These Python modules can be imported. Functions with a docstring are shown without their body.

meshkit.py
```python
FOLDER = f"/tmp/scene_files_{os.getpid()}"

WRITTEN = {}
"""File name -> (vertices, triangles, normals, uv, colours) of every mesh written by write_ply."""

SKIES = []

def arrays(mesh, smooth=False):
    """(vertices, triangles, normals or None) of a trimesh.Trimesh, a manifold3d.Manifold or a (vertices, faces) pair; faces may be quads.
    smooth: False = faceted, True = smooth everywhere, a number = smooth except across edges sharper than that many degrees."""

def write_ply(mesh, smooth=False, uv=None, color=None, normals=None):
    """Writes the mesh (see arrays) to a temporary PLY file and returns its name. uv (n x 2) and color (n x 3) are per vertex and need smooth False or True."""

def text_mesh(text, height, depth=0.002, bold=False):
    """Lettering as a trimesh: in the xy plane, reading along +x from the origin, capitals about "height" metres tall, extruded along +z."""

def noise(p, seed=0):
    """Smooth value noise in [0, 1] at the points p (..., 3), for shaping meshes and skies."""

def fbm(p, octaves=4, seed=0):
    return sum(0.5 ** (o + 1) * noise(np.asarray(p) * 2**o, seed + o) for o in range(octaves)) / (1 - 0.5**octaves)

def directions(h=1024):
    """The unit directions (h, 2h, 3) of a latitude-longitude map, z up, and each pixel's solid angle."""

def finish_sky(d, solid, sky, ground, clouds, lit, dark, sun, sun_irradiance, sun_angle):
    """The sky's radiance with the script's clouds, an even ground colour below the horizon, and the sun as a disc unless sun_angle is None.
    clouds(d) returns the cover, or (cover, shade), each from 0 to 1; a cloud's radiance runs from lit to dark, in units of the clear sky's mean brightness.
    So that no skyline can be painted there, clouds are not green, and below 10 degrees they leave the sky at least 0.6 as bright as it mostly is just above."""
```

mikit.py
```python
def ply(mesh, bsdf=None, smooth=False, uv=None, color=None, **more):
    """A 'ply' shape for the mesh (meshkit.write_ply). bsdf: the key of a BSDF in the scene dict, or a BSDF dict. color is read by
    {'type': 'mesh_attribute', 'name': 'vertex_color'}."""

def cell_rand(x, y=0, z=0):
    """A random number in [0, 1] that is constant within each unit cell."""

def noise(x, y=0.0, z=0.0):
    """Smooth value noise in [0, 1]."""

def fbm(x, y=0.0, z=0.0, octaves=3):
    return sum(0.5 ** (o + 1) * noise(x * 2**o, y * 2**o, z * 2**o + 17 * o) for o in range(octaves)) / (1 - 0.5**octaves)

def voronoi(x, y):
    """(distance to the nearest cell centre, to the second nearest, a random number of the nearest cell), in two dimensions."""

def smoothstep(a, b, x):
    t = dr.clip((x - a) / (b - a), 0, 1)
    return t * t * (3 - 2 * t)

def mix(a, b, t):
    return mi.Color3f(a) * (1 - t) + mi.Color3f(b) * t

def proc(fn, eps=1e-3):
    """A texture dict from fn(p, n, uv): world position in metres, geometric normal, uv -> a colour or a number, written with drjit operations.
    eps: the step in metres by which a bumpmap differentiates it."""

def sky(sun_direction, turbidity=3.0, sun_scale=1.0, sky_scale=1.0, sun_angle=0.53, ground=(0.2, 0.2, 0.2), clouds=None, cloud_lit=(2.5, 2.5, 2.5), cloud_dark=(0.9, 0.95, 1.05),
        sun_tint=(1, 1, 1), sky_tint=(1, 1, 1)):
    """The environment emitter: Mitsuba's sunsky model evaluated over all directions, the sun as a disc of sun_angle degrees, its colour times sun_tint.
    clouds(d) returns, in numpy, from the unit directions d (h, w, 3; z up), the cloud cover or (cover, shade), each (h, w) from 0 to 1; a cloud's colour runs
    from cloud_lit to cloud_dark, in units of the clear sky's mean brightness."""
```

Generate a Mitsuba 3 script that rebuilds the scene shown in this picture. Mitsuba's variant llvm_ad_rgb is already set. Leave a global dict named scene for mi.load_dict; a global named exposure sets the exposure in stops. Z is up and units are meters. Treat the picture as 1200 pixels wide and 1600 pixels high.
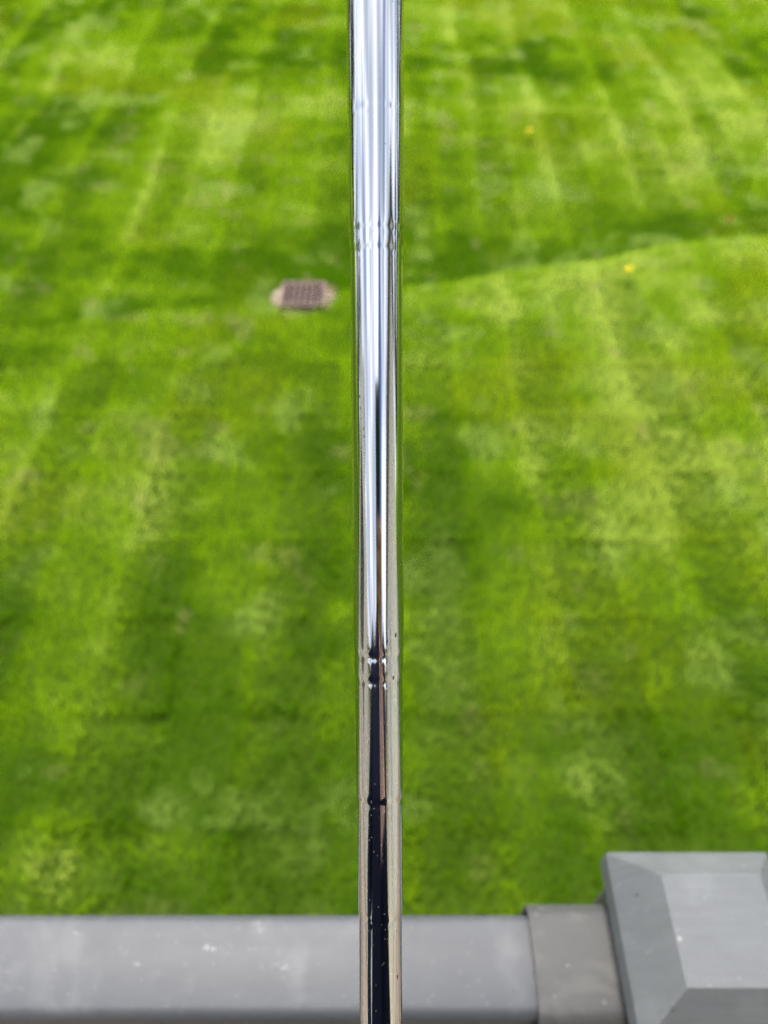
import math, random
import numpy as np, trimesh, manifold3d as m3
import drjit as dr
import mitsuba as mi
import mikit, meshkit
from mikit import proc, noise, fbm, voronoi, cell_rand, smoothstep, mix

T = mi.ScalarTransform4f
scene, labels = {}, {}
rng = np.random.default_rng(7)

# ---------------------------------------------------------------- camera, sky, exposure
CAM = np.array([0.0, 0.0, 2.5])                 # the phone, 1.5 m above the deck, 2.5 m above the lawn
PITCH = math.radians(48.0)
AX = np.array([0, math.cos(PITCH), -math.sin(PITCH)])     # view axis
UP = np.array([0, math.sin(PITCH), math.cos(PITCH)])      # picture's upward axis
RT = np.array([1.0, 0, 0])
scene['camera'] = {'type': 'thinlens', 'fov': 53.0, 'fov_axis': 'x', 'near_clip': 0.008, 'far_clip': 900.0,
                   'aperture_radius': 0.00155, 'focus_distance': 0.255,
                   'to_world': T().look_at(origin=CAM.tolist(), target=(CAM + AX).tolist(), up=[0, 0, 1])}


def cloud_cover(d):
    z = np.maximum(d[..., 2], 0) + 0.22
    q = np.stack([d[..., 0] / z * 1.6, d[..., 1] / z * 1.6, z * 0 + 3.1], -1)
    w = meshkit.fbm(q * 1.3 + 7, 3, 5)
    c = meshkit.fbm(q * 1.5 + w[..., None] * 1.2, 5, 11)
    gap = np.clip((c - 0.36) / 0.14, 0, 1)
    # clear lanes of blue between the banks of cloud above and behind the house
    ratio = d[..., 0] / np.maximum(d[..., 2], 0.05) + 0.10 * (w - 0.5)
    step = lambda lo, hi, x: np.clip((x - lo) / (hi - lo), 0, 1)
    half = 0.02 + 0.14 * step(-0.40, -0.62, d[..., 1])
    lane = np.exp(-((ratio - 0.27) / half) ** 4) * step(-0.36, -0.46, d[..., 1])
    lane = np.maximum(lane, 0.8 * np.exp(-((ratio - 0.60) / 0.12) ** 4) * step(-0.55, -0.35, d[..., 1]) * step(0.3, 0.0, d[..., 1])) * (d[..., 2] > 0)
    shade = np.clip((meshkit.fbm(q * 2.1 + 31, 4, 3) - 0.33) / 0.32, 0, 1)
    return np.clip(0.55 + 0.45 * gap, 0, 1) * (1 - lane), shade


scene['sky_light'] = mikit.sky([-0.12, 0.33, 0.93], turbidity=3, sun_tint=(0.92, 1.0, 1.12), sun_scale=0.50, sky_scale=0.5, sky_tint=(0.72, 0.90, 1.12), sun_angle=18, ground=(0.08, 0.12, 0.03),
                               clouds=cloud_cover, cloud_lit=(5.0, 5.15, 5.5), cloud_dark=(1.8, 2.05, 2.6))
exposure = 3.0

# ---------------------------------------------------------------- helpers


def srgb(r, g, b):
    return [((c / 255 + 0.055) / 1.055) ** 2.4 if c > 10 else c / 255 / 12.92 for c in (r, g, b)]


def bsdf(name, d, two=True):
    scene[name] = {'type': 'twosided', 'a': d} if two else d
    return name


def pr(color, rough=0.5, **k):
    if callable(color):
        color = proc(color)
    elif not isinstance(color, dict):
        color = {'type': 'rgb', 'value': list(color)}
    return {'type': 'principled', 'base_color': color, 'roughness': rough, **k}


def bump(d, fn, scale, eps=1e-3):
    return {'type': 'bumpmap', 'tex': proc(fn, eps), 'scale': scale, 'b': d}


def name_of(key):
    if key not in scene and key not in labels:
        return key
    i = 1
    while f'{key}_{i:03d}' in scene or f'{key}_{i:03d}' in labels:
        i += 1
    return f'{key}_{i:03d}'


def obj(name, mesh, mat, parent=None, smooth=False, label=None, cat=None, group=None, kind=None, **kw):
    key = name_of(f'{parent}__{name}' if parent else name)
    scene[key] = mikit.ply(mesh, mat, smooth=smooth, **kw)
    tag(key, label, cat, group, kind)
    return key


def tag(key, label=None, cat=None, group=None, kind=None):
    e = {k: v for k, v in (('label', label), ('category', cat), ('group', group), ('kind', kind)) if v}
    if e:
        labels[key] = e


def thing(name, label, cat, group=None):
    key = name_of(name)
    tag(key, label, cat, group)
    return key


def cat_(ms):
    return trimesh.util.concatenate(ms)


def box(x0, x1, y0, y1, z0, z1):
    b = trimesh.creation.box([x1 - x0, y1 - y0, z1 - z0])
    b.apply_translation([(x0 + x1) / 2, (y0 + y1) / 2, (z0 + z1) / 2])
    return b


def rbox(x0, x1, y0, y1, z0, z1, r=0.003, n=8):
    s = m3.Manifold.sphere(r, n)
    ps = [s.translate([x, y, z]) for x in (x0 + r, x1 - r) for y in (y0 + r, y1 - r) for z in (z0 + r, z1 - r)]
    return tm(m3.Manifold.batch_hull(ps))


def tm(man):
    m = man.to_mesh()
    return trimesh.Trimesh(np.array(m.vert_properties[:, :3]), np.array(m.tri_verts), process=False)


def extrude_x(profile, x0, x1):
    """A closed (y, z) outline pushed along x."""
    c = m3.CrossSection([np.asarray(profile)], m3.FillRule.NonZero)
    m = tm(m3.Manifold.extrude(c, x1 - x0))
    v = np.array(m.vertices)
    return trimesh.Trimesh(np.stack([v[:, 2] + x0, v[:, 0], v[:, 1]], 1), m.faces, process=False)


def blob(points, n=20):
    ss = []
    for p, r in points:
        r = np.broadcast_to(np.asarray(r, float), (3,))
        ss.append(m3.Manifold.sphere(1.0, n).scale(r.tolist()).translate(list(map(float, p))))
    return m3.Manifold.batch_hull(ss)


def chain(points, n=16):
    return [blob(points[i:i + 2], n) for i in range(len(points) - 1)]


def fuse(parts, length, iters=8):
    m = m3.Manifold.batch_boolean(parts, m3.OpType.Add).refine_to_length(length)
    t = tm(m)
    t.merge_vertices()
    if iters:
        trimesh.smoothing.filter_taubin(t, iterations=iters)
    return t


# ---------------------------------------------------------------- terrain
LIP_A, LIP_D = np.array([0.11, 4.06]), np.array([0.9746, 0.2240])
GRATE = np.array([-0.475, 3.965])


def ground_z(x, y):
    x, y = np.asarray(x, float), np.asarray(y, float)
    t = (x - LIP_A[0]) * LIP_D[0] + (y - LIP_A[1]) * LIP_D[1]
    s = -(x - LIP_A[0]) * LIP_D[1] + (y - LIP_A[1]) * LIP_D[0]       # metres beyond the lip of the swale
    s = s + 0.030 * np.sin(t * 2.1 + 0.4) + 0.016 * np.sin(t * 5.3 + 1)
    depth = 0.015 + 0.15 * np.clip((t + 0.75) / 0.8, 0, 1) - 0.06 * np.clip((t - 0.8) / 1.6, 0, 1)
    depth = depth * np.clip((t + 4.5) / 3.0, 0, 1)
    drop = np.clip((s + 0.02) / 0.13, 0, 1)
    drop = drop * drop * (3 - 2 * drop)
    rise = np.clip((s - 0.25) / 1.9, 0, 1)
    rise = rise * rise * (3 - 2 * rise)
    z = -depth * drop * (1 - rise) + 0.035 * np.clip(s - 1.0, 0, 60)
    p = np.stack([x, y, x * 0], -1)
    z = z + 0.030 * (meshkit.fbm(p * 1.7, 3, 2) - 0.5) + 0.012 * (meshkit.noise(p * 6.0, 9) - 0.5)
    g = np.hypot(x - GRATE[0], y - GRATE[1])
    k = np.clip((0.42 - g) / 0.25, 0, 1)
    return z * (1 - k) + k * (-0.025)


def axis(lo, hi, step, far):
    mid = np.arange(lo, hi + step / 2, step)
    out = np.geomspace(0.3, far, 26)
    return np.concatenate([lo - out[::-1], mid, hi + out])


def swale_s(p):
    t = (p.x - LIP_A[0]) * LIP_D[0] + (p.y - LIP_A[1]) * LIP_D[1]
    return -(p.x - LIP_A[0]) * LIP_D[1] + (p.y - LIP_A[1]) * LIP_D[0] + 0.030 * dr.sin(t * 2.1 + 0.4) + 0.016 * dr.sin(t * 5.3 + 1)


def gauss(x, w):
    return dr.exp(-dr.square(x / w))


PATCHES = [(np.float64(0.85), np.float64(1.46), 0.3, 0.16, 0.3), (np.float64(-1.06), np.float64(0.81), 0.2, 0.09, 0.34), (np.float64(-0.7), np.float64(0.82), 0.13, 0.07, 0.26), (np.float64(0.64), np.float64(1.05), 0.07, 0.05, 0.4), (np.float64(1.36), np.float64(2.66), 0.4, 0.3, 0.2), (np.float64(0.7), np.float64(2.93), 0.25, 0.45, 0.16), (np.float64(-0.26), np.float64(1.07), 0.14, 0.05, 0.22), (np.float64(-1.19), np.float64(1.43), 0.12, 0.1, 0.26), (np.float64(-0.38), np.float64(2.93), 0.3, 0.4, 0.1), (np.float64(-0.49), np.float64(1.6), 0.35, 0.35, -0.22), (np.float64(0.8), np.float64(0.82), 0.35, 0.12, -0.2), (np.float64(-0.63), np.float64(1.01), 0.4, 0.12, -0.18), (np.float64(0.08), np.float64(4.25), 0.8, 0.12, -0.15)]      # thin pale turf, lush dark turf and, last, swale shade: x, y, radii, strength


def grass_tone(p):
    """0 = deep green, 1 = pale yellow green: clumps, wheel tracks of the mower and clippings."""
    wob = (fbm(p.x * 0.7, p.y * 0.6, 4, 2) - 0.5) * 0.26
    u = (p.x - 0.66 + wob) / 0.575
    f = u - dr.floor(u)
    k = dr.floor(u)
    strength = 0.15 + 1.25 * noise(p.x * 1.1, p.y * 0.6, 8)
    line = dr.exp(-dr.square((dr.minimum(f, 1 - f)) / 0.13)) * (0.4 + 0.6 * cell_rand(k + 3, 5, 1))
    dark = dr.exp(-dr.square((f - 0.22) / 0.16)) * (0.3 + 0.5 * cell_rand(k + 9, 2, 6))
    v = (p.y + p.x * 0.10 + (noise(p.x * 0.7, p.y * 0.3, 14) - 0.5) * 0.16) / 0.56
    g = v - dr.floor(v)
    cross = dr.exp(-dr.square(dr.minimum(g, 1 - g) / 0.11)) * (0.2 + 0.8 * noise(p.x * 0.8, p.y * 1.2, 21))
    clump = fbm(p.x * 3.2, p.y * 3.2, 2.0, 4)
    fine = fbm(p.x * 11, p.y * 11, 5.0, 2)
    broad = fbm(p.x * 0.8, p.y * 0.8, 9.0, 3)
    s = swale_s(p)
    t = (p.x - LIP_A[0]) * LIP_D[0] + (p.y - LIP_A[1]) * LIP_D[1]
    swale_dark = smoothstep(-5.0, -1.0, t) * (0.35 + 0.65 * smoothstep(-0.6, 0.3, t))
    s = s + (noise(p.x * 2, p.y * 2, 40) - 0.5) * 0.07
    band = 0.13 * gauss(s + 0.14, 0.11) * smoothstep(-0.5, 0.3, t) - swale_dark * smoothstep(0.0, 0.06, s) * (0.42 * smoothstep(0.24, 0.08, s) + (0.36 + 0.40 * noise(p.x * 2.2, p.y * 2.2, 61)) * smoothstep(0.95, 0.2, s))  # pale lip; shade beyond it painted into the tone, with darker uncut grass
    ragged = fbm(p.x * 7, p.y * 7, 33, 3)
    for x, y, rx, ry, w in PATCHES:
        d = dr.square((p.x - x) / rx) + dr.square((p.y - y) / ry)
        band = band + 2.2 * w * dr.exp(-d) * smoothstep(0.25, 0.70, ragged)
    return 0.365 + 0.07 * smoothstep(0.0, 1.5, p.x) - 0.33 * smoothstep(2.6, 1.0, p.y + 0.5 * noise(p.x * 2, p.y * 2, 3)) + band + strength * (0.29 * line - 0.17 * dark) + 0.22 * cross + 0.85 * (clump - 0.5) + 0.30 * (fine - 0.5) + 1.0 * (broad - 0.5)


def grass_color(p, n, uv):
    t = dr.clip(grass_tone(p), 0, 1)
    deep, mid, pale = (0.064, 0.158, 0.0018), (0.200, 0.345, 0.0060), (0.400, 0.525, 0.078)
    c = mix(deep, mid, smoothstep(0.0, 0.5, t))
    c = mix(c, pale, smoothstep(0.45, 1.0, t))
    # yellowish, bluish and dry patches
    c = mix(c, mi.Color3f(0.24, 0.31, 0.008), 0.45 * smoothstep(0.55, 0.75, fbm(p.x * 1.3 + 30, p.y * 1.3, 1, 4)))
    c = mix(c, mi.Color3f(0.34, 0.47, 0.10), 0.55 * smoothstep(0.58, 0.76, fbm(p.x * 4.2, p.y * 4.2 + 50, 3, 4)))
    dry = smoothstep(0.68, 0.80, fbm(p.x * 6.5 + 11, p.y * 6.5, 6, 3))
    c = mix(c, mi.Color3f(0.38, 0.36, 0.15), 0.35 * dry)
    return c


def soil_color(p, n, uv):
    far = smoothstep(11.0, 16.0, dr.sqrt(dr.square(p.x) + dr.square(p.y)))
    d = dr.sqrt(dr.square((p.x - GRATE[0]) / 0.20) + dr.square((p.y - GRATE[1]) / 0.165)) + 1.1 * (fbm(p.x * 9, p.y * 9, 0, 3) - 0.5)
    dirt = mix((0.25, 0.20, 0.125), (0.14, 0.11, 0.066), fbm(p.x * 22, p.y * 22, 1, 3))
    base = mix((0.035, 0.070, 0.006), (0.06, 0.11, 0.009), fbm(p.x * 9, p.y * 9, 2, 3))
    base = mix(base, grass_color(p, n, uv) * 0.6, far)
    return mix(dirt, base, smoothstep(0.75, 1.15, d))


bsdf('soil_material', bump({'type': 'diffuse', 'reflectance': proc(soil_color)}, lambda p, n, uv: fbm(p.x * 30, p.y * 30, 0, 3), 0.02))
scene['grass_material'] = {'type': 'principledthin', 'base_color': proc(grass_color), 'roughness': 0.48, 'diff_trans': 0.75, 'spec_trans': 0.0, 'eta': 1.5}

gx, gy = axis(-9, 9, 0.08, 280), axis(-1.5, 13, 0.045, 280)
X, Y = np.meshgrid(gx, gy, indexing='ij')
Z = ground_z(X, Y)
i, j = np.meshgrid(np.arange(len(gx) - 1), np.arange(len(gy) - 1), indexing='ij')
n = len(gy)
quads = np.stack([i * n + j, (i + 1) * n + j, (i + 1) * n + j + 1, i * n + j + 1], -1).reshape(-1, 4)
obj('lawn', (np.stack([X, Y, Z], -1).reshape(-1, 3), quads), 'soil_material', smooth=True, kind='structure')


def blades(px, py, pz, lean, seed):
    """Mown blades: each a bent strip of a quad and a tip triangle."""
    r = np.random.default_rng(seed)
    k = len(px)
    p = np.stack([px, py, pz], 1)
    h = r.uniform(0.030, 0.062, k)
    w = r.uniform(0.0014, 0.0026, k)
    a = r.uniform(0, 2 * np.pi, k)
    side = np.stack([np.cos(a), np.sin(a), a * 0], 1)
    bend = np.stack([r.normal(0, .26, k), r.normal(lean, .28, k), np.zeros(k)], 1)
    mid = p + np.stack([bend[:, 0] * h * .35, bend[:, 1] * h * .35, h * .6], 1)
    tip = p + np.stack([bend[:, 0] * h, bend[:, 1] * h, h * (1 - .25 * np.minimum(1, np.hypot(bend[:, 0], bend[:, 1])))], 1)
    v = np.stack([p - side * w[:, None], p + side * w[:, None], mid - side * w[:, None] * .9, mid + side * w[:, None] * .9, tip], 1).reshape(-1, 3)
    b = np.arange(k)[:, None] * 5
    f = np.concatenate([b + [0, 1, 3], b + [0, 3, 2], b + [2, 3, 4]], 0)
    return v, f


def blades_shape(*a):
    """The blades with normals turned upward, so the turf shades smoother and brighter."""
    v, f = blades(*a)
    r = np.random.default_rng(5).normal(0, .22, (len(v) // 5, 3)).repeat(5, 0)
    nn = np.array([0, 0, 1.0]) + r * [1, 1, 0]
    nn /= np.linalg.norm(nn, axis=1, keepdims=True)
    return {'type': 'ply', 'filename': meshkit.write_ply((v, f), normals=nn), 'face_normals': False, 'bsdf': {'type': 'ref', 'id': 'grass_material'}}


CX, CY, DENS = 0.2875, 0.40, 8500
patches = {}
for ph, lean in ((0, -0.30), (1, 0.30)):
    for q in range(3):
        r = np.random.default_rng(50 + ph * 10 + q)
        k = int(DENS * CX * CY)
        px, py = r.uniform(-CX / 2 - .02, CX / 2 + .02, k), r.uniform(-CY / 2 - .02, CY / 2 + .02, k)
        name = 'grass_turf' if not patches else f'grass_turf_{len(patches):03d}'
        scene[name] = {'type': 'shapegroup', 'blades': blades_shape(px, py, px * 0, lean, 90 + ph * 10 + q)}
        patches[ph, q] = name
count = 0
loose = []
for iy in range(34):
    for ix in range(-26, 27):
        cx, cy = 0.66 + (ix + 0.5) * CX - 3 * 0.575 * 0, 0.30 + iy * CY
        if abs(cx) > 1.6 + cy * 0.62 or cy > 13:
            continue
        sc = -(cx - LIP_A[0]) * LIP_D[1] + (cy - LIP_A[1]) * LIP_D[0]
        if np.hypot(cx - GRATE[0], cy - GRATE[1]) < 0.55 or (-0.32 < sc < 0.60 and -2.0 < cx < 4.6):
            loose.append((cx, cy))
            continue
        e = 0.1
        z0 = float(ground_z(cx, cy))
        sx = float(ground_z(cx + e, cy) - ground_z(cx - e, cy)) / (2 * e)
        sy = float(ground_z(cx, cy + e) - ground_z(cx, cy - e)) / (2 * e)
        r = random.Random(ix * 1000 + iy)
        h = 0.97 + 0.10 * r.random()
        flip = r.choice((-1, 1))
        M = np.array([[flip, 0, 0, cx], [0, 1, 0, cy], [sx * flip, sy, h, z0 - 0.004], [0, 0, 0, 1.0]])
        count += 1
        scene[f'mown_grass__{count:03d}'] = {'type': 'instance', 'to_world': T(M.tolist()), 'sg': {'type': 'ref', 'id': patches[ix % 2, r.randrange(3)]}}
px, py = [], []
for cx, cy in loose:
    k = int(DENS * CX * CY)
    qx, qy = rng.uniform(cx - CX / 2, cx + CX / 2, k), rng.uniform(cy - CY / 2, cy + CY / 2, k)
    d = np.hypot((qx - GRATE[0]) / 0.205, (qy - GRATE[1]) / 0.165) + 0.9 * (meshkit.fbm(np.stack([qx, qy, qx * 0], 1) * 9, 3, 4) - 0.5)
    keep = d > 0.85 + 0.75 * rng.random(k) ** 1.5
    px.append(qx[keep]); py.append(qy[keep])
px, py = np.concatenate(px), np.concatenate(py)
scene[f'mown_grass__{count + 1:03d}'] = blades_shape(px, py, ground_z(px, py), 0.0, 77)
tag('mown_grass', 'short mown green lawn grass with pale mower stripes', 'grass', kind='stuff')

# ---------------------------------------------------------------- house, deck
DECK = 1.03


def cream(p, n, uv):
    return mix((0.84, 0.80, 0.67), (0.88, 0.84, 0.72), fbm(p.x * 3 + p.y * 3, p.z * 14, 1, 3))


bsdf('siding_material', pr(cream, 0.6))
bsdf('white_trim_material', pr((0.75, 0.76, 0.76), 0.45))
bsdf('roof_material', pr((0.09, 0.085, 0.085), 0.9))
bsdf('curtain_material', pr((0.66, 0.76, 0.77), 0.8))
bsdf('dark_room_material', pr((0.02, 0.022, 0.028), 0.8))
bsdf('deck_material', pr(lambda p, n, uv: mix((0.20, 0.165, 0.135), (0.27, 0.23, 0.19), fbm(p.x * 2.5, p.y * 60, 0, 3)), 0.75))
scene['pane_material'] = {'type': 'thindielectric', 'int_ior': 1.5}

house = thing('house', 'cream sided two storey house with white trim behind the deck', 'house')


def siding(along, at, lo, hi, z0, z1, facing, wall):
    """Lap boards, each sloping out to a lip at its foot."""
    z = z0
    while z < z1 - 0.02:
        h = min(0.155, z1 - z)
        prof = [(0, z), (0.022, z), (0.022, z + 0.014), (0.004, z + h), (0, z + h)]
        c = m3.CrossSection([np.array(prof)], m3.FillRule.Positive)
        m = tm(m3.Manifold.extrude(c, hi - lo))
        v = np.array(m.vertices)
        out, up, run = v[:, 0], v[:, 1], v[:, 2] + lo
        f = m.faces
        if along == 'x':
            w = np.stack([run, at + facing * out, up], 1)
        else:
            w = np.stack([at + facing * out, run, up], 1)
        t = trimesh.Trimesh(w, f, process=False)
        t.fix_normals()
        obj('siding_board', t, 'siding_material', wall)
        z += 0.155


HB, HT = -3.25, 3.62                          # the back wall and its top
back = obj('wall', box(-3.95, 2.75, HB - .25, HB, -0.3, HT), 'siding_material', house)
siding('x', HB, -1.75, 2.55, DECK + .02, HT, 1, back)
siding('x', HB, -3.70, -1.75, 3.22, HT, 1, back)
left_wing = obj('wall', box(-3.95, -3.75, HB, -0.04, -0.3, HT + .25), 'siding_material', house)
siding('y', -3.75, HB + .02, -1.42, DECK + .02, HT + .25, 1, left_wing)
siding('y', -3.75, -0.22, -0.04, DECK + .02, HT + .25, 1, left_wing)
siding('y', -3.75, -1.42, -0.22, 3.17, HT + .25, 1, left_wing)
siding('y', -3.75, -1.42, -0.22, DECK + .02, 1.62, 1, left_wing)
lw_ = obj('window', box(-3.75, -3.74, -1.42, -0.22, 1.62, 3.17), 'dark_room_material', house)
obj('pane', box(-3.712, -3.710, -1.34, -0.30, 1.70, 3.09), 'pane_material', lw_)
obj('frame', cat_([box(-3.74, -3.69, -1.42, -1.34, 1.62, 3.17), box(-3.74, -3.69, -0.30, -0.22, 1.62, 3.17), box(-3.74, -3.69, -1.34, -0.30, 1.62, 1.70), box(-3.74, -3.69, -1.34, -0.30, 3.09, 3.17)]), 'white_trim_material', lw_)
obj('corner_board', box(-4.0, -3.70, -0.04, 0.02, -0.3, HT + .25), 'white_trim_material', house)
wing = obj('wall', box(2.55, 2.75, HB, -0.1, -0.3, 3.9), 'siding_material', house)
siding('y', 2.55, HB + .02, -2.02, DECK + .02, 3.9, -1, wing)
siding('y', 2.55, -1.30, -0.1, DECK + .02, 3.9, -1, wing)
siding('y', 2.55, -2.02, -1.30, 3.27, 3.9, -1, wing)
siding('y', 2.55, -2.02, -1.30, DECK + .02, 1.62, -1, wing)
win = obj('window', box(2.535, 2.55, -2.02, -1.30, 1.62, 3.27), 'curtain_material', house)
obj('pane', box(2.508, 2.510, -1.92, -1.40, 1.72, 3.17), 'pane_material', win)
obj('frame', cat_([box(2.49, 2.535, -2.02, -1.92, 1.62, 3.27), box(2.49, 2.535, -1.40, -1.30, 1.62, 3.27), box(2.49, 2.535, -1.92, -1.40, 1.62, 1.72), box(2.49, 2.535, -1.92, -1.40, 3.17, 3.27), box(2.49, 2.535, -1.92, -1.40, 2.42, 2.47)]), 'white_trim_material', win)
obj('corner_board', box(2.50, 2.80, -0.1, -0.04, -0.3, 3.9), 'white_trim_material', house)
dr_ = obj('glass_door', box(-3.80, -1.70, HB, HB + .01, DECK, 3.22), 'curtain_material', house)
obj('pane', box(-3.65, -2.77, HB + .035, HB + .037, DECK + .12, 3.08), 'pane_material', dr_)
obj('pane', box(-2.71, -1.85, HB + .055, HB + .057, DECK + .12, 3.08), 'pane_material', dr_)
y0_, y1_ = HB + .01, HB + .09
obj('frame', cat_([box(-3.80, -3.65, y0_, y1_, DECK + .005, 3.22), box(-1.85, -1.70, y0_, y1_, DECK + .005, 3.22), box(-2.80, -2.68, y0_, y1_, DECK + .12, 3.08),
                   box(-3.65, -1.85, y0_, y1_, DECK + .005, DECK + .12), box(-3.65, -1.85, y0_, y1_, 3.08, 3.22)]), 'white_trim_material', dr_)
roof = obj('roof', extrude_x([(-2.80, HT + .02), (-2.80, HT + .10), (-7.2, 5.2), (-7.2, HT + .02)], -5.5, 2.5), 'roof_material', house)
obj('gutter', box(-5.5, 2.5, -2.80, -2.68, HT + .01, HT + .12), 'white_trim_material', roof)
obj('roof', extrude_x([(-3.7, 3.9), (-3.7, 4.0), (-1.6, 4.5), (0.2, 4.0), (0.2, 3.9)], 2.3, 6.0), 'roof_material', house)

y = -3.17
deck = obj('deck', box(-4.2, 2.5, -3.22, 0.20, DECK - 0.20, DECK - 0.03), 'deck_material', kind='structure')
while y < 0.12:
    obj('plank', rbox(-4.2, 2.5, y, y + 0.138, DECK - 0.028, DECK, 0.003, 8), 'deck_material', deck)
    y += 0.144
obj('plank', box(-4.2, 2.5, 0.203, 0.225, DECK - 0.22, DECK - 0.002), 'deck_material', deck)

# ---------------------------------------------------------------- railing
SC = [(np.float64(-0.1257), np.float64(0.1358), np.float64(0.0041), np.float64(0.0028)), (np.float64(-0.1216), np.float64(0.1358), np.float64(0.0023), np.float64(0.002)), (np.float64(-0.1139), np.float64(0.1358), np.float64(0.0041), np.float64(0.0032)), (np.float64(-0.0907), np.float64(0.1528), np.float64(0.0065), np.float64(0.0025)), (np.float64(-0.0889), np.float64(0.149), np.float64(0.0042), np.float64(0.0058)), (np.float64(-0.0853), np.float64(0.1285), np.float64(0.0018), np.float64(0.0087)), (np.float64(-0.2315), np.float64(0.1297), np.float64(0.0023), np.float64(0.0024)), (np.float64(-0.1825), np.float64(0.133), np.float64(0.0018), np.float64(0.0012)), (np.float64(-0.1737), np.float64(0.1262), np.float64(0.0023), np.float64(0.0012)), (np.float64(-0.0696), np.float64(0.1246), np.float64(0.0099), np.float64(0.0047)), (np.float64(-0.2635), np.float64(0.1226), np.float64(0.0081), np.float64(0.0031)), (np.float64(-0.2214), np.float64(0.1461), np.float64(0.0028), np.float64(0.0021)), (np.float64(-0.0763), np.float64(0.1334), np.float64(0.0018), np.float64(0.0016))]


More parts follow.
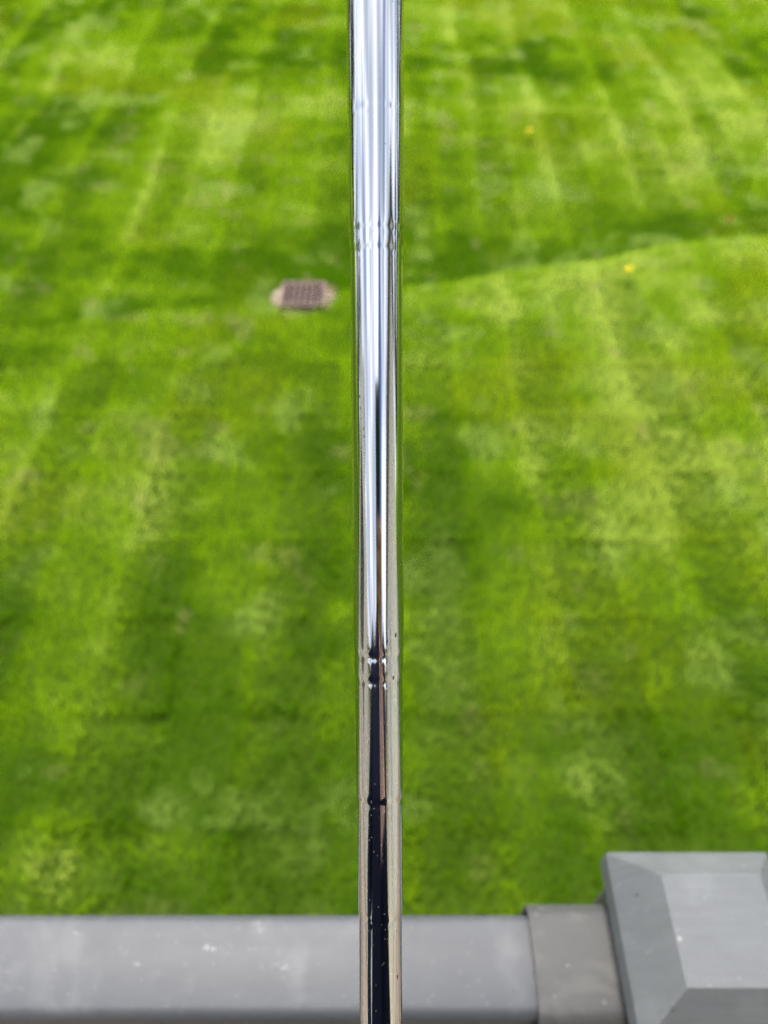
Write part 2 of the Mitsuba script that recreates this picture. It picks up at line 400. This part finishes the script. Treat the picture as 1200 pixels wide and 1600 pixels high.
def rail_gray(p, n, uv):
    b = fbm(p.x * 60, p.y * 60, p.z * 60, 3)
    c = mix((0.094, 0.102, 0.117), (0.106, 0.114, 0.131), fbm(p.x * 7, p.y * 18, 1, 3))
    c = c * (0.93 + 0.14 * b)
    m = mi.Float(0)
    for x, y, rx, ry in SC:
        d = dr.square((p.x - x) / rx) + dr.square((p.y - y) / ry)
        m = dr.maximum(m, (0.75 if ry < .004 and rx < .006 else 0.28) * dr.exp(-d * 1.6) * smoothstep(0.40, 0.70, fbm(p.x * 420, p.y * 420, 3, 2)))
    v, _, r = voronoi(p.x * 70, p.y * 70)
    m = dr.maximum(m, 0.35 * smoothstep(0.08, 0.03, v) * smoothstep(0.965, 0.985, r))
    v2, _, r2 = voronoi(p.x * 210 + 9, p.y * 210)
    m = dr.maximum(m, 0.16 * smoothstep(0.3, 0.1, v2) * smoothstep(0.93, 0.96, r2))
    m = dr.maximum(m, 0.13 * smoothstep(0.50, 0.78, fbm(p.x * 34, p.y * 26, 6, 4)))
    return mix(c, (0.36, 0.37, 0.39), m * smoothstep(0.3, 0.8, n.z))


def collar_gray(p, n, uv):
    c = mix((0.082, 0.084, 0.086), (0.099, 0.101, 0.103), fbm(p.x * 22, p.y * 22, p.z * 22, 4))
    v, _, r = voronoi(p.x * 140, p.y * 140)
    m = 0.6 * smoothstep(0.22, 0.06, v) * smoothstep(0.93, 0.96, r)
    m = dr.maximum(m, 0.13 * smoothstep(0.50, 0.78, fbm(p.x * 60 + p.y * 30, p.y * 90, 2, 4)))
    return mix(c, (0.27, 0.265, 0.25), m)


def cap_gray(p, n, uv):
    c = mix((0.138, 0.150, 0.162), (0.155, 0.168, 0.181), fbm(p.x * 40, p.y * 40, p.z * 40, 4))
    grain = fbm(p.x * 40, p.y * 420, 2, 2)
    c = c * (0.93 + 0.14 * grain) * (0.94 + 0.12 * fbm(p.x * 500, p.y * 500, p.z * 500, 2))
    w1, _, r1 = voronoi(p.x * 260, p.y * 260)
    v, _, r = voronoi(p.x * 75, p.y * 75)
    m = 0.7 * smoothstep(0.14, 0.05, v) * smoothstep(0.93, 0.96, r)
    m = dr.maximum(m, 0.08 * smoothstep(0.50, 0.80, fbm(p.x * 45, p.y * 45, 4, 4)))
    m = dr.maximum(m, 0.22 * smoothstep(0.35, 0.1, w1) * smoothstep(0.94, 0.97, r1))
    k = 0.7 * smoothstep(0.11, 0.05, v) * smoothstep(0.06, 0.03, r)
    return mix(mix(c, (0.36, 0.38, 0.40), m), (0.05, 0.05, 0.05), k)


micro = lambda p, n, uv: noise(p.x * 900, p.y * 900, p.z * 900)
bsdf('rail_material', bump(pr(rail_gray, 0.52, specular=0.45), micro, 0.00022, 2e-4))
bsdf('collar_material', bump(pr(collar_gray, 0.55, specular=0.4), micro, 0.0002, 2e-4))
bsdf('cap_material', bump(pr(cap_gray, 0.6, specular=0.4), micro, 0.0002, 2e-4))

railing = thing('deck_railing', 'grey deck railing and square capped post in front of the green lawn', 'railing')
RY = 0.1268                                      # centre line
RZ = 1.885


def loaf(half, top, depth, arch, r=0.010, n=14):
    """The handrail's outline in (y, z): upright sides and an arched top with rounded shoulders."""
    pts = [(RY - half, top - depth), (RY + half, top - depth)]
    ys = np.linspace(1, -1, 2 * n + 1)
    for t in ys:
        s = np.sign(t) * (1 - (1 - abs(t)) ** 2.2)
        z = top - arch * s * s - r * max(0, abs(s) - (1 - r / half)) ** 2 / (r / half) ** 2
        pts.append((RY + s * half, z))
    return pts


obj('top_rail', extrude_x(loaf(0.0328, RZ, 0.052, 0.0030, 0.006), -1.62, 0.150), 'rail_material', railing, smooth=35)
obj('top_rail', extrude_x(loaf(0.0328, RZ, 0.052, 0.0030, 0.006), 0.285, 2.35), 'rail_material', railing, smooth=35)


def collar(x0, x1):
    outer = m3.CrossSection([np.array(loaf(0.0395, RZ + 0.0078, 0.062, 0.0034, 0.010))], m3.FillRule.NonZero)
    inner = m3.CrossSection([np.array(loaf(0.0362, RZ + 0.0044, 0.084, 0.0032, 0.008))], m3.FillRule.NonZero)
    m = tm(m3.Manifold.extrude(outer - inner, x1 - x0))
    v = np.array(m.vertices)
    return trimesh.Trimesh(np.stack([v[:, 2] + x0, v[:, 0], v[:, 1]], 1), m.faces, process=False)


obj('rail_collar', collar(0.1045, 0.1625), 'collar_material', railing, smooth=35)
obj('rail_collar', collar(0.2685, 0.3265), 'collar_material', railing, smooth=35)
obj('rail_collar', collar(-1.6665, -1.6085), 'collar_material', railing, smooth=35)


def post_cap(cx):
    W, PW, z0, z1, z2 = 0.0575, 0.0335, 1.908, 1.930, 1.963
    rr = 0.0016
    s = m3.Manifold.sphere(rr, 8)
    lower = [(sx * (W - rr), sy * (W - rr), z) for sx in (-1, 1) for sy in (-1, 1) for z in (z0 + rr, z1 - rr)]
    upper = [(sx * (PW - rr), sy * (PW - rr), z2 - rr) for sx in (-1, 1) for sy in (-1, 1)]
    m = tm(m3.Manifold.batch_hull([s.translate([cx + x, 0.130 + y_, z]) for x, y_, z in lower + upper]))
    return m


for cx in (0.2155, -1.7195):
    po = obj('post', rbox(cx - .0500, cx + .0500, .130 - .0500, .130 + .0500, DECK + 0.001, 1.912, .004), 'collar_material', railing)
    obj('post_cap', post_cap(cx), 'cap_material', railing, smooth=25, label='square cap sloping up to a paler flat top' if cx > 0 else None)
obj('bottom_rail', rbox(-1.66, .165, RY - .018, RY + .018, 1.09, 1.13, .004), 'rail_material', railing)
obj('bottom_rail', rbox(.266, 2.35, RY - .018, RY + .018, 1.09, 1.13, .004), 'rail_material', railing)
for bx in list(np.arange(-1.56, 0.12, 0.115)) + list(np.arange(.36, 2.3, .115)):
    obj('baluster', box(bx - .009, bx + .009, RY - .009, RY + .009, 1.13, RZ - .05), 'collar_material', railing)

# ---------------------------------------------------------------- drain grate, dandelions
bsdf('grate_material', pr(lambda p, n, uv: mix((0.15, 0.098, 0.086), (0.23, 0.160, 0.140), fbm(p.x * 40, p.y * 40, 1, 3)), 0.8))
bsdf('pit_material', pr((0.012, 0.010, 0.010), 0.95))
grate = thing('drain_grate', 'small brown slotted drain grate set in bare dirt in the lawn', 'drain grate')
gx0, gy0, gz = GRATE[0], GRATE[1], -0.002
hw, hd = 0.128, 0.126
obj('frame', cat_([rbox(gx0 - hw, gx0 + hw, gy0 - hd, gy0 - hd + .022, gz - .05, gz + .012), rbox(gx0 - hw, gx0 + hw, gy0 + hd - .022, gy0 + hd, gz - .05, gz + .012),
                   rbox(gx0 - hw, gx0 - hw + .022, gy0 - hd + .021, gy0 + hd - .021, gz - .05, gz + .0115), rbox(gx0 + hw - .022, gx0 + hw, gy0 - hd + .021, gy0 + hd - .021, gz - .05, gz + .0115)]), 'grate_material', grate, smooth=30)
obj('pit', box(gx0 - hw + .004, gx0 + hw - .004, gy0 - hd + .004, gy0 + hd - .004, gz - .08, gz - .0175), 'pit_material', grate)
for k in range(5):
    xx = gx0 - hw + .022 + (k + 1) * (2 * hw - .044) / 6
    obj('bar', rbox(xx - .0072, xx + .0072, gy0 - hd + .02, gy0 + hd - .02, gz - .0172, gz + .010, .002), 'grate_material', grate, smooth=30)
spots = [(-0.66, 3.90, .030), (-0.675, 3.95, .026), (-0.665, 4.01, .032), (-0.695, 3.92, .020), (-0.64, 4.06, .024), (-0.645, 3.855, .020), (-.70, 3.99, .018), (-0.335, 4.02, .022), (-0.32, 3.96, .024), (-0.345, 3.91, .019), (-0.29, 3.98, .018), (-0.36, 4.09, .020)]
heap = []
for k, (x, y_, r) in enumerate(spots):
    x, y_ = GRATE[0] + (x + .495) * .86, GRATE[1] + (y_ - 3.97) * .86
    m = trimesh.creation.icosphere(2, 1.0)
    v = m.vertices * (1 + 0.35 * (meshkit.noise(m.vertices * 1.6 + k * 5, 3)[:, None] - 0.5))
    heap.append(trimesh.Trimesh(v * [r * 1.0, r * .9, r * .5] + [x, y_, float(ground_z(x, y_)) + r * .2], m.faces, process=False))
obj('gravel', cat_(heap), bsdf('gravel_material', pr(lambda p, n, uv: mix((0.24, 0.19, 0.14), (0.42, 0.35, 0.27), noise(p.x * 16, p.y * 16, 1)), 0.85)), None, smooth=True, kind='stuff')
bsdf('petal_material', pr((0.90, 0.82, 0.10), 0.6))
bsdf('orange_petal_material', pr((0.50, 0.22, 0.05), 0.6))
bsdf('stem_material', pr((0.16, 0.26, 0.05), 0.6))


def ground_at(px, py):
    """Where a line of sight through the photograph meets the lawn."""
    d = AX * 1203 + RT * (px - 600) - UP * (py - 800)
    t = 2.5 / -d[2]
    for _ in range(30):
        p = CAM + d * t
        t *= (2.5 - ground_z(p[0], p[1])) / (2.5 - p[2])
    return CAM + d * t


def dandelion(px, py, r, mat, label):
    p = ground_at(px, py + 22)
    k = thing('dandelion', label, 'flower')
    top = p + [0, 0, .085]
    st = trimesh.creation.cylinder(.0022, segment=[p - [0, 0, .01], top], sections=6)
    obj('stem', st, 'stem_material', k)
    pts, fs = [], []
    R = np.random.default_rng(int(px))
    for q in range(70):
        a, e = R.uniform(0, 2 * np.pi), R.uniform(0.15, 1.35)
        dd = np.array([math.cos(a) * math.cos(e), math.sin(a) * math.cos(e), math.sin(e)])
        sd = np.cross(dd, [0.3, 0.2, 1.0]); sd /= np.linalg.norm(sd)
        L = r * R.uniform(.8, 1.1)
        b = len(pts)
        pts += [top - sd * .001, top + sd * .001, top + dd * L + sd * r * .14, top + dd * L - sd * r * .14]
        fs += [[b, b + 1, b + 2], [b, b + 2, b + 3]]
    obj('flower_head', (np.array(pts), np.array(fs)), mat, k)


dandelion(825, 204, .036, 'petal_material', 'yellow dandelion in bloom on the rising lawn beyond the swale')
dandelion(976, 423, .032, 'petal_material', 'yellow dandelion in bloom at the near lip of the swale')
dandelion(1131, 342, .027, 'orange_petal_material', 'small faded orange flower beyond the swale near the right edge')

# ---------------------------------------------------------------- trees round the yard
bsdf('bark_material', pr(lambda p, n, uv: mix((0.06, 0.045, 0.035), (0.12, 0.10, 0.08), fbm(p.x * 9, p.y * 9, p.z * 2, 3)), 0.9))
scene['foliage_material'] = {'type': 'principledthin', 'base_color': proc(lambda p, n, uv: mix((0.018, 0.045, 0.010), (0.06, 0.12, 0.022), fbm(p.x * 1.1, p.y * 1.1, p.z * 1.1, 4))), 'roughness': 0.5, 'diff_trans': 0.5}


def tree_meshes(seed, H):
    R = np.random.default_rng(seed)
    trunk = [blob([((0, 0, -.3), .22), ((.1, .05, H * .35), .15)], 10), blob([((.1, .05, H * .35), .15), ((0, .1, H * .8), .05)], 10)]
    centres = []
    for q in range(16):
        a, z = R.uniform(0, 2 * np.pi), R.uniform(.22, .95) * H
        rad = H * .30 * (1 - abs(z / H - .5) * 1.1)
        c = np.array([math.cos(a) * rad, math.sin(a) * rad, z])
        centres.append((c, H * R.uniform(.10, .17)))
        trunk.append(blob([((.08, .06, max(.2 * H, z * .7)), .06), (c, .02)], 8))
    pts = []
    for c, r in centres:
        g = R.normal(0, 1, (300, 3)); g /= np.linalg.norm(g, axis=1)[:, None]
        pts.append(c + g * r * (R.uniform(.35, 1.05, 300) ** .5)[:, None])
    p = np.concatenate(pts)
    k = len(p)
    a = R.normal(0, 1, (k, 3)); a /= np.linalg.norm(a, axis=1)[:, None]
    b = np.cross(a, R.normal(0, 1, (k, 3))); b /= np.linalg.norm(b, axis=1)[:, None]
    s = R.uniform(.10, .20, k)[:, None]
    v = np.stack([p - a * s, p + b * s * .6, p + a * s, p - b * s * .6], 1).reshape(-1, 3)
    f = np.arange(k)[:, None] * 4 + np.array([0, 1, 2, 3])
    return fuse(trunk, .5, 0), (v, f)


TM = []
for s, H in ((3, 9.0), (8, 7.0)):
    t, c = tree_meshes(s, H)
    TM.append((mikit.ply(t, 'bark_material', smooth=True), mikit.ply(c, 'foliage_material')))
where = [(-13, 15), (-8, 21), (-2.5, 24), (3, 22), (8.5, 23), (13, 16), (16, 9), (-15, 8), (-16, 1.5), (17, 3), (-11, 25), (14, 24), (-19, 20), (20, 17), (-14, -5), (0, 28), (6, 29), (-6, 29)]
for k, (x, y_) in enumerate(where):
    key = thing('leafy_tree', 'dark leafy tree at the edge of the yard beyond the lawn', 'tree', 'trees round the yard')
    M = T().translate([x, y_, float(ground_z(x, y_))]).rotate([0, 0, 1], k * 47.0).scale(0.85 + 0.3 * ((k * 7) % 5) / 5)
    for nm, d in zip(('trunk', 'crown'), TM[k % 2]):
        scene[f'{key}__{nm}'] = {**d, 'to_world': M}

# ---------------------------------------------------------------- golf club
PT = CAM + RT * ((585.9 - 600) / 1203 * .2205) + UP * (800 / 1203 * .2205) + AX * .2205
PB = CAM + RT * ((595.3 - 600) / 1203 * .2385) - UP * (800 / 1203 * .2385) + AX * .2385
SL = np.linalg.norm(PB - PT)
SD = (PB - PT) / SL


def s_at(py):
    """The place along the shaft that shows at this height of the photograph."""
    k = -(py - 800) / 1203
    q = PT - CAM
    return -(q @ UP - k * (q @ AX)) / (SD @ UP - k * (SD @ AX))


STEPS = [(s_at(186), .00008), (s_at(368), .00018), (s_at(399), .00018), (s_at(1018), .00020), (s_at(1056), .00020), (s_at(1243), .00019), (s_at(1424), .00019), (s_at(1590), .00018)]
STEPS += [(STEPS[-1][0] + .036 * k, .00018) for k in range(1, 4)]
S0, S1 = -0.20, SL + 0.155


def radius(s):
    r = 0.00780 + 0.00042 * np.clip(1 - s / SL, -0.3, 1.3)
    for s0, d in STEPS:
        x = (s - s0) / .0011
        r = r - d / (1 + np.exp(-x)) - d * (.65 if d > .000195 else .6 if d > .000185 else .3) * np.exp(-(x / 1.2) ** 2)
    return r


ss = [np.linspace(S0, -.01, 40), np.linspace(-.0095, SL + .01, 420), np.linspace(SL + .011, S1, 60)] + [np.linspace(s0 - .007, s0 + .007, 45) for s0, _ in STEPS]
ss = np.unique(np.round(np.concatenate(ss), 6))
ss = ss[(ss >= S0) & (ss <= S1)]
NA = 420
an = np.arange(NA) / NA * 2 * np.pi
E1 = np.cross(SD, RT); E1 /= np.linalg.norm(E1)
if E1 @ AX > 0:
    E1 = -E1                                       # towards the camera
E2 = np.cross(E1, SD)
A, S = np.meshgrid(an, ss, indexing='ij')
P3 = np.stack([np.cos(A) * 9, np.sin(A) * 9, S * 3.0], -1)
# drawing marks: hair-fine ridges along the tube
ridge = (meshkit.noise(np.stack([np.cos(A) * 5, np.sin(A) * 5, S * 2.2], -1), 3) - .5) * 9.0e-6
ridge += (meshkit.noise(np.stack([np.cos(A) * 14, np.sin(A) * 14, S * 4.0], -1), 8) - .5) * 2.6e-6
ridge += (meshkit.noise(np.stack([np.cos(A) * 34, np.sin(A) * 34, S * 5.0], -1), 12) - .5) * 0.7e-6
ridge += (meshkit.noise(np.stack([np.cos(A) * 2.2, np.sin(A) * 2.2, S * 26], -1), 31) - .5) * 9e-6
RR = radius(S) + ridge
V = PT + SD * S[..., None] + RR[..., None] * (np.cos(A)[..., None] * E1 + np.sin(A)[..., None] * E2)
n = len(ss)
i, j = np.meshgrid(np.arange(NA), np.arange(n - 1), indexing='ij')
i2 = (i + 1) % NA
q = np.stack([i * n + j, i2 * n + j, i2 * n + j + 1, i * n + j + 1], -1).reshape(-1, 4)
V = V.reshape(-1, 3)
c0 = np.cross(V[q[0, 1]] - V[q[0, 0]], V[q[0, 3]] - V[q[0, 0]])
if c0 @ (V[q[0, 0]] - (PT + SD * ss[0])) < 0:
    q = q[:, ::-1]

a1, a2, a3 = (mi.ScalarVector3f(*map(float, v)) for v in (SD, E1, E2))


def shaft_uv(p):
    d = mi.Vector3f(p.x - float(PT[0]), p.y - float(PT[1]), p.z - float(PT[2]))
    return dr.dot(d, mi.Vector3f(a1)), dr.atan2(dr.dot(d, mi.Vector3f(a3)), dr.dot(d, mi.Vector3f(a2)))


def dust(p, n, uv):
    s, a = shaft_uv(p)
    side = 0.25 + 0.65 * smoothstep(0.5, -0.9, a)
    v, _, r = voronoi(s * 620, a * 4.6)
    m = smoothstep(0.13, 0.04, v) * smoothstep(0.945, 0.975, r * (0.95 + 0.05 * side))
    v2, _, r2 = voronoi(s * 900 + 5, a * 7 + 3)
    m2 = 0.8 * smoothstep(0.2, 0.08, v2) * smoothstep(0.965, 0.98, r2)
    return dr.clip(dr.maximum(m, m2) * smoothstep(0.05, 0.16, s) * (0.25 + 0.5 * noise(s * 200, a * 9, 3)), 0, 1)


chrome = {'type': 'roughconductor', 'distribution': 'ggx', 'alpha': 0.009, 'eta': {'type': 'rgb', 'value': [1.95, 1.85, 1.70]}, 'k': {'type': 'rgb', 'value': [4.9, 4.8, 4.6]}}
bsdf('chrome_material', {'type': 'blendbsdf', 'weight': proc(dust), 'a': chrome, 'b': {'type': 'diffuse', 'reflectance': {'type': 'rgb', 'value': [.55, .56, .56]}}})
bsdf('rubber_material', pr((0.02, 0.02, 0.022), 0.7))
bsdf('black_mark_material', pr((0.012, 0.010, 0.010), 0.6))
club = thing('golf_club', 'shiny chromed golf club shaft with stepped rings, upright in front of the lawn', 'golf club')
shaft = obj('shaft', (V, q), 'chrome_material', club, smooth=True)


def on_shaft(s, a, extra=0.0):
    r = float(radius(np.array(s))) + extra
    return PT + SD * s + r * (math.cos(a) * E1 + math.sin(a) * E2)


def a_at(px, py):
    """The angle round the shaft that shows at this point of the photograph."""
    s = s_at(py)
    c = PT + SD * s - CAM
    cx, w = 600 + 1203 * (c @ RT) / (c @ AX), 1203 * float(radius(np.array(s))) / (c @ AX)
    return s, math.copysign(math.asin(np.clip(abs(px - cx) / w, 0, .98)), (px - cx) * (E2 @ RT))


for px_, py_, r_, asp in ((618, 986, .00035, 2.0), (614.5, 1050, .00035, 2.2), (604.5, 994, .0003, 2.4), (563, 622, .00018, 2.5), (564, 640, .00018, 3.5), (569, 672, .00016, 2.5), (570, 683, .0002, 2.0), (565, 655, .00014, 2), (617, 1102, .00016, 1.5), (602, 242, .00016, 1.3), (613, 24, .00016, 1.3), (620.5, 1512, .0003, 2.5)):
    s, a = a_at(px_, py_)
    c = on_shaft(s, a)
    nn = math.cos(a) * E1 + math.sin(a) * E2
    tt = np.cross(nn, SD)
    m = trimesh.creation.icosphere(1, 1.0)
    w = m.vertices * (1 + .3 * (meshkit.noise(m.vertices * 2 + py_, 2)[:, None] - .5))
    obj('speck', (c + (w[:, :1] * SD * r_ * asp) + w[:, 1:2] * tt * r_ + w[:, 2:] * nn * .00006, m.faces), 'black_mark_material', shaft, smooth=True)

gr = [(0, .0), (.0130, .0), (.0135, .004), (.0128, .02), (.0105, .24), (.0082, .262), (.0, .262)]
g = trimesh.creation.revolve(np.array(gr), sections=32)
Mg = np.eye(4); Mg[:3, 0], Mg[:3, 1], Mg[:3, 2], Mg[:3, 3] = E1, E2, np.cross(E1, E2), PT + SD * (S0 - .26)
if Mg[:3, 2] @ SD < 0:
    Mg[:3, 1] *= -1; Mg[:3, 2] *= -1
g.apply_transform(Mg)
obj('grip', g, 'rubber_material', club, smooth=40)
tipP = PT + SD * S1
side_ = np.array([-1.0, 0, 0])
dn = np.array([0, -.25, -1.0]); dn /= np.linalg.norm(dn)
head = m3.Manifold.batch_boolean([blob([(tipP - SD * .03, .0075), (tipP + SD * .03, .0075)], 16),
                                  blob([(tipP + SD * .03, .008), (tipP + SD * .035 + side_ * .07 + np.array([0, .012, .012]), .010), (tipP + SD * .05 + side_ * .068 + np.array([0, 0, -.012]), .010), (tipP + SD * .052 + side_ * .005, .009)], 16)], m3.OpType.Add)
bsdf('steel_material', {'type': 'roughconductor', 'alpha': 0.15, 'material': 'Cr'})
obj('head', tm(head), 'steel_material', club, smooth=30)

# ---------------------------------------------------------------- the phone and the person holding it, mirrored in the shaft
bsdf('phone_material', pr((0.010, 0.028, 0.034), 0.28))
bsdf('lens_material', pr((0.006, 0.006, 0.008), 0.08))
bsdf('screen_material', pr((0.01, 0.01, 0.012), 0.06))
bsdf('skin_material', pr(lambda p, n, uv: mix((0.56, 0.30, 0.26), (0.64, 0.37, 0.33), fbm(p.x * 40, p.y * 40, p.z * 40, 3)), 0.5))
bsdf('shirt_material', pr(lambda p, n, uv: mi.Color3f(0.0035, 0.0055, 0.016) * (0.8 + 0.4 * fbm(p.x * 90, p.y * 90, p.z * 90, 2)), 0.9, specular=0.08))
bsdf('trouser_material', pr((0.06, 0.055, 0.05), 0.9))
bsdf('shoe_material', pr((0.10, 0.10, 0.10), 0.7))
bsdf('hair_material', pr((0.035, 0.022, 0.015), 0.6))
bsdf('eye_material', pr((0.7, 0.7, 0.7), 0.2))


def cam_pt(x, u, a):
    return CAM + RT * x + UP * u + AX * a


phone = thing('phone', 'dark teal mobile phone held up by the person, mirrored in the shaft', 'phone')
sp = m3.Manifold.sphere(.004, 12)
body = m3.Manifold.batch_hull([sp.translate(cam_pt(x, u, a).tolist()) for x in (-.033, .033) for u in (-.093, .045) for a in (-.0125, -.0085)])
obj('body', tm(body), 'phone_material', phone, smooth=30)
obj('screen', trimesh.Trimesh(np.array([cam_pt(x, u, -.01665) for x, u in ((-.034, -.094), (.034, -.094), (.034, .046), (-.034, .046))]), [[0, 1, 2], [0, 2, 3]], process=False), 'screen_material', phone)

person = thing('person', 'person in a dark navy shirt holding the phone and club, mirrored in the shaft', 'person')
B0 = np.array([-0.03, -0.31, DECK])
pts = lambda *a: B0 + 1.05 * np.array(a)
neck, head_c = pts(0, .02, 1.47), pts(0.03, .06, 1.605)
rs, re, rw = pts(.19, 0, 1.405), pts(.105, .165, 1.12), cam_pt(.040, -.128, -.032)
ls, le = pts(-.19, 0, 1.405), pts(-.27, .10, 1.13)
gripS = SL + .125
gp = PT + SD * gripS
lw = gp + np.array([-.085, -.055, -.025])
skin = [blob([(pts(0, .0, 1.43), .055), (neck + [0, .02, .06], .052)]),
        blob([(head_c + [0, -.015, .03], (.075, .090, .085)), (head_c + [0, .025, -.065], (.045, .045, .045))], 24),
        blob([(head_c + [0, .085, .0], .012), (head_c + [0, .095, -.028], .014)], 12)]
skin += [blob([(head_c + [sx * .076, -.01, .005], (.008, .018, .030))], 12) for sx in (-1, 1)]
skin += chain([(rs, .05), (re, .040)]) + chain([(re, .047), (re * .55 + rw * .45, .044), (rw, .031)])
skin += chain([(ls, .05), (le, .040)]) + chain([(le, .040), (le * .55 + lw * .45, .037), (lw, .026)])
# right hand: palm along the phone's right edge, four fingers across its back, thumb on the screen side
palm = [cam_pt(.052, -.052, -.014), cam_pt(.052, -.092, -.018)]
skin.append(blob([(rw, .022), (palm[0], .013), (palm[1], .014), (cam_pt(.046, -.07, -.028), .012)], 14))
for q, (u, L) in enumerate(((-.040, .060), (-.058, .066), (-.076, .062), (-.093, .050))):
    skin += chain([(cam_pt(.052, u - .004, -.014), .0095), (cam_pt(.044, u, .0052), .0088), (cam_pt(.044 - L * .5, u + .003, .0062), .0082), (cam_pt(.044 - L, u + .004, .0040), .0070)], 12)
skin += chain([(cam_pt(.050, -.075, -.026), .012), (cam_pt(.042, -.045, -.029), .0105), (cam_pt(.018, -.030, -.0265), .0085)], 12)
# left hand: closed round the shaft near the club head
e1, e2 = E1, E2
skin.append(blob([(lw, .024), (gp - e1 * .030 - SD * .030 + [-.02, 0, 0], .014), (gp - e1 * .030 + SD * .030 + [-.02, 0, 0], .014), (gp + [-.036, -.02, 0], .013)], 14))
for q in range(4):
    o = gp + SD * (-.030 + .0205 * q)
    R_ = float(radius(np.array(gripS))) + .0085
    ring = [o - e1 * (R_ + .012) + np.array([-.012, 0, 0])]
    for deg in (200, 245, 290, 340, 25):
        t = math.radians(deg)
        ring.append(o + R_ * (math.sin(t) * -RT * -1 * .0 + math.cos(t) * -e1 * -1 * 1.0) + R_ * math.sin(t) * RT * -1)
    ring = ring[:1] + ring[1:][::1]
    skin += chain([(p, .0090 - .0004 * k) for k, p in enumerate(ring)], 10)
skin += chain([(gp - SD * .020 + [-.035, -.01, 0], .012), (gp - SD * .040 + e1 * .014 + [-.012, 0, 0], .0100), (gp - SD * .050 + e1 * .017 + [.008, 0, 0], .0085)], 12)
obj('body', fuse(skin, .009, 6), 'skin_material', person, smooth=True)
shirt = [blob([(pts(-.11, 0, 1.26), (.10, .115, .12)), (pts(.11, 0, 1.26), (.10, .115, .12)), (pts(-.165, 0, 1.40), .058), (pts(.165, 0, 1.40), .058)], 22),
         blob([(pts(-.11, 0, 1.26), (.10, .115, .12)), (pts(.11, 0, 1.26), (.10, .115, .12)), (pts(-.085, .01, 0.96), (.10, .125, .10)), (pts(.085, .01, 0.96), (.10, .125, .10))], 22),
         blob([(pts(-.10, 0, 1.41), .05), (pts(.10, 0, 1.41), .05), (pts(0, 0, 1.45), .065)], 18),
         blob([(rs, .066), (re, .056)], 18), blob([(re, .056), (re * .62 + rw * .38, .054)], 18), blob([(ls, .066), (le, .052)], 18), blob([(le, .052), (le * .15 + lw * .85, .036)], 18)]
obj('shirt', fuse(shirt, .02, 8), 'shirt_material', person, smooth=True)
trs = [blob([(pts(-.07, 0, .93), (.11, .115, .09)), (pts(.07, 0, .93), (.11, .115, .09))], 20)]
for sx in (-1, 1):
    trs += chain([(pts(sx * .095, 0, .88), .092), (pts(sx * .11, .01, .48), .064), (pts(sx * .115, -.02, .07), .050)], 18)
obj('trousers', fuse(trs, .03, 8), 'trouser_material', person, smooth=True)
for sx in (-1, 1):
    obj('shoe', tm(blob([(pts(sx * .115, -.055, .042), .040), (pts(sx * .125, .13, .034), .034), (pts(sx * .125, .16, .026), .025)], 16)), 'shoe_material', person, smooth=40)
obj('hair', fuse([blob([(head_c + [0, -.030, .045], (.081, .092, .085)), (head_c + [0, -.045, -.01], (.074, .065, .06))], 24)], .012, 4), 'hair_material', person, smooth=True)
for sx in (-1, 1):
    obj('eye', trimesh.Trimesh(trimesh.creation.icosphere(2, .0115).vertices + head_c + [sx * .030, .066, .012], trimesh.creation.icosphere(2, .0115).faces), 'eye_material', person, smooth=True)
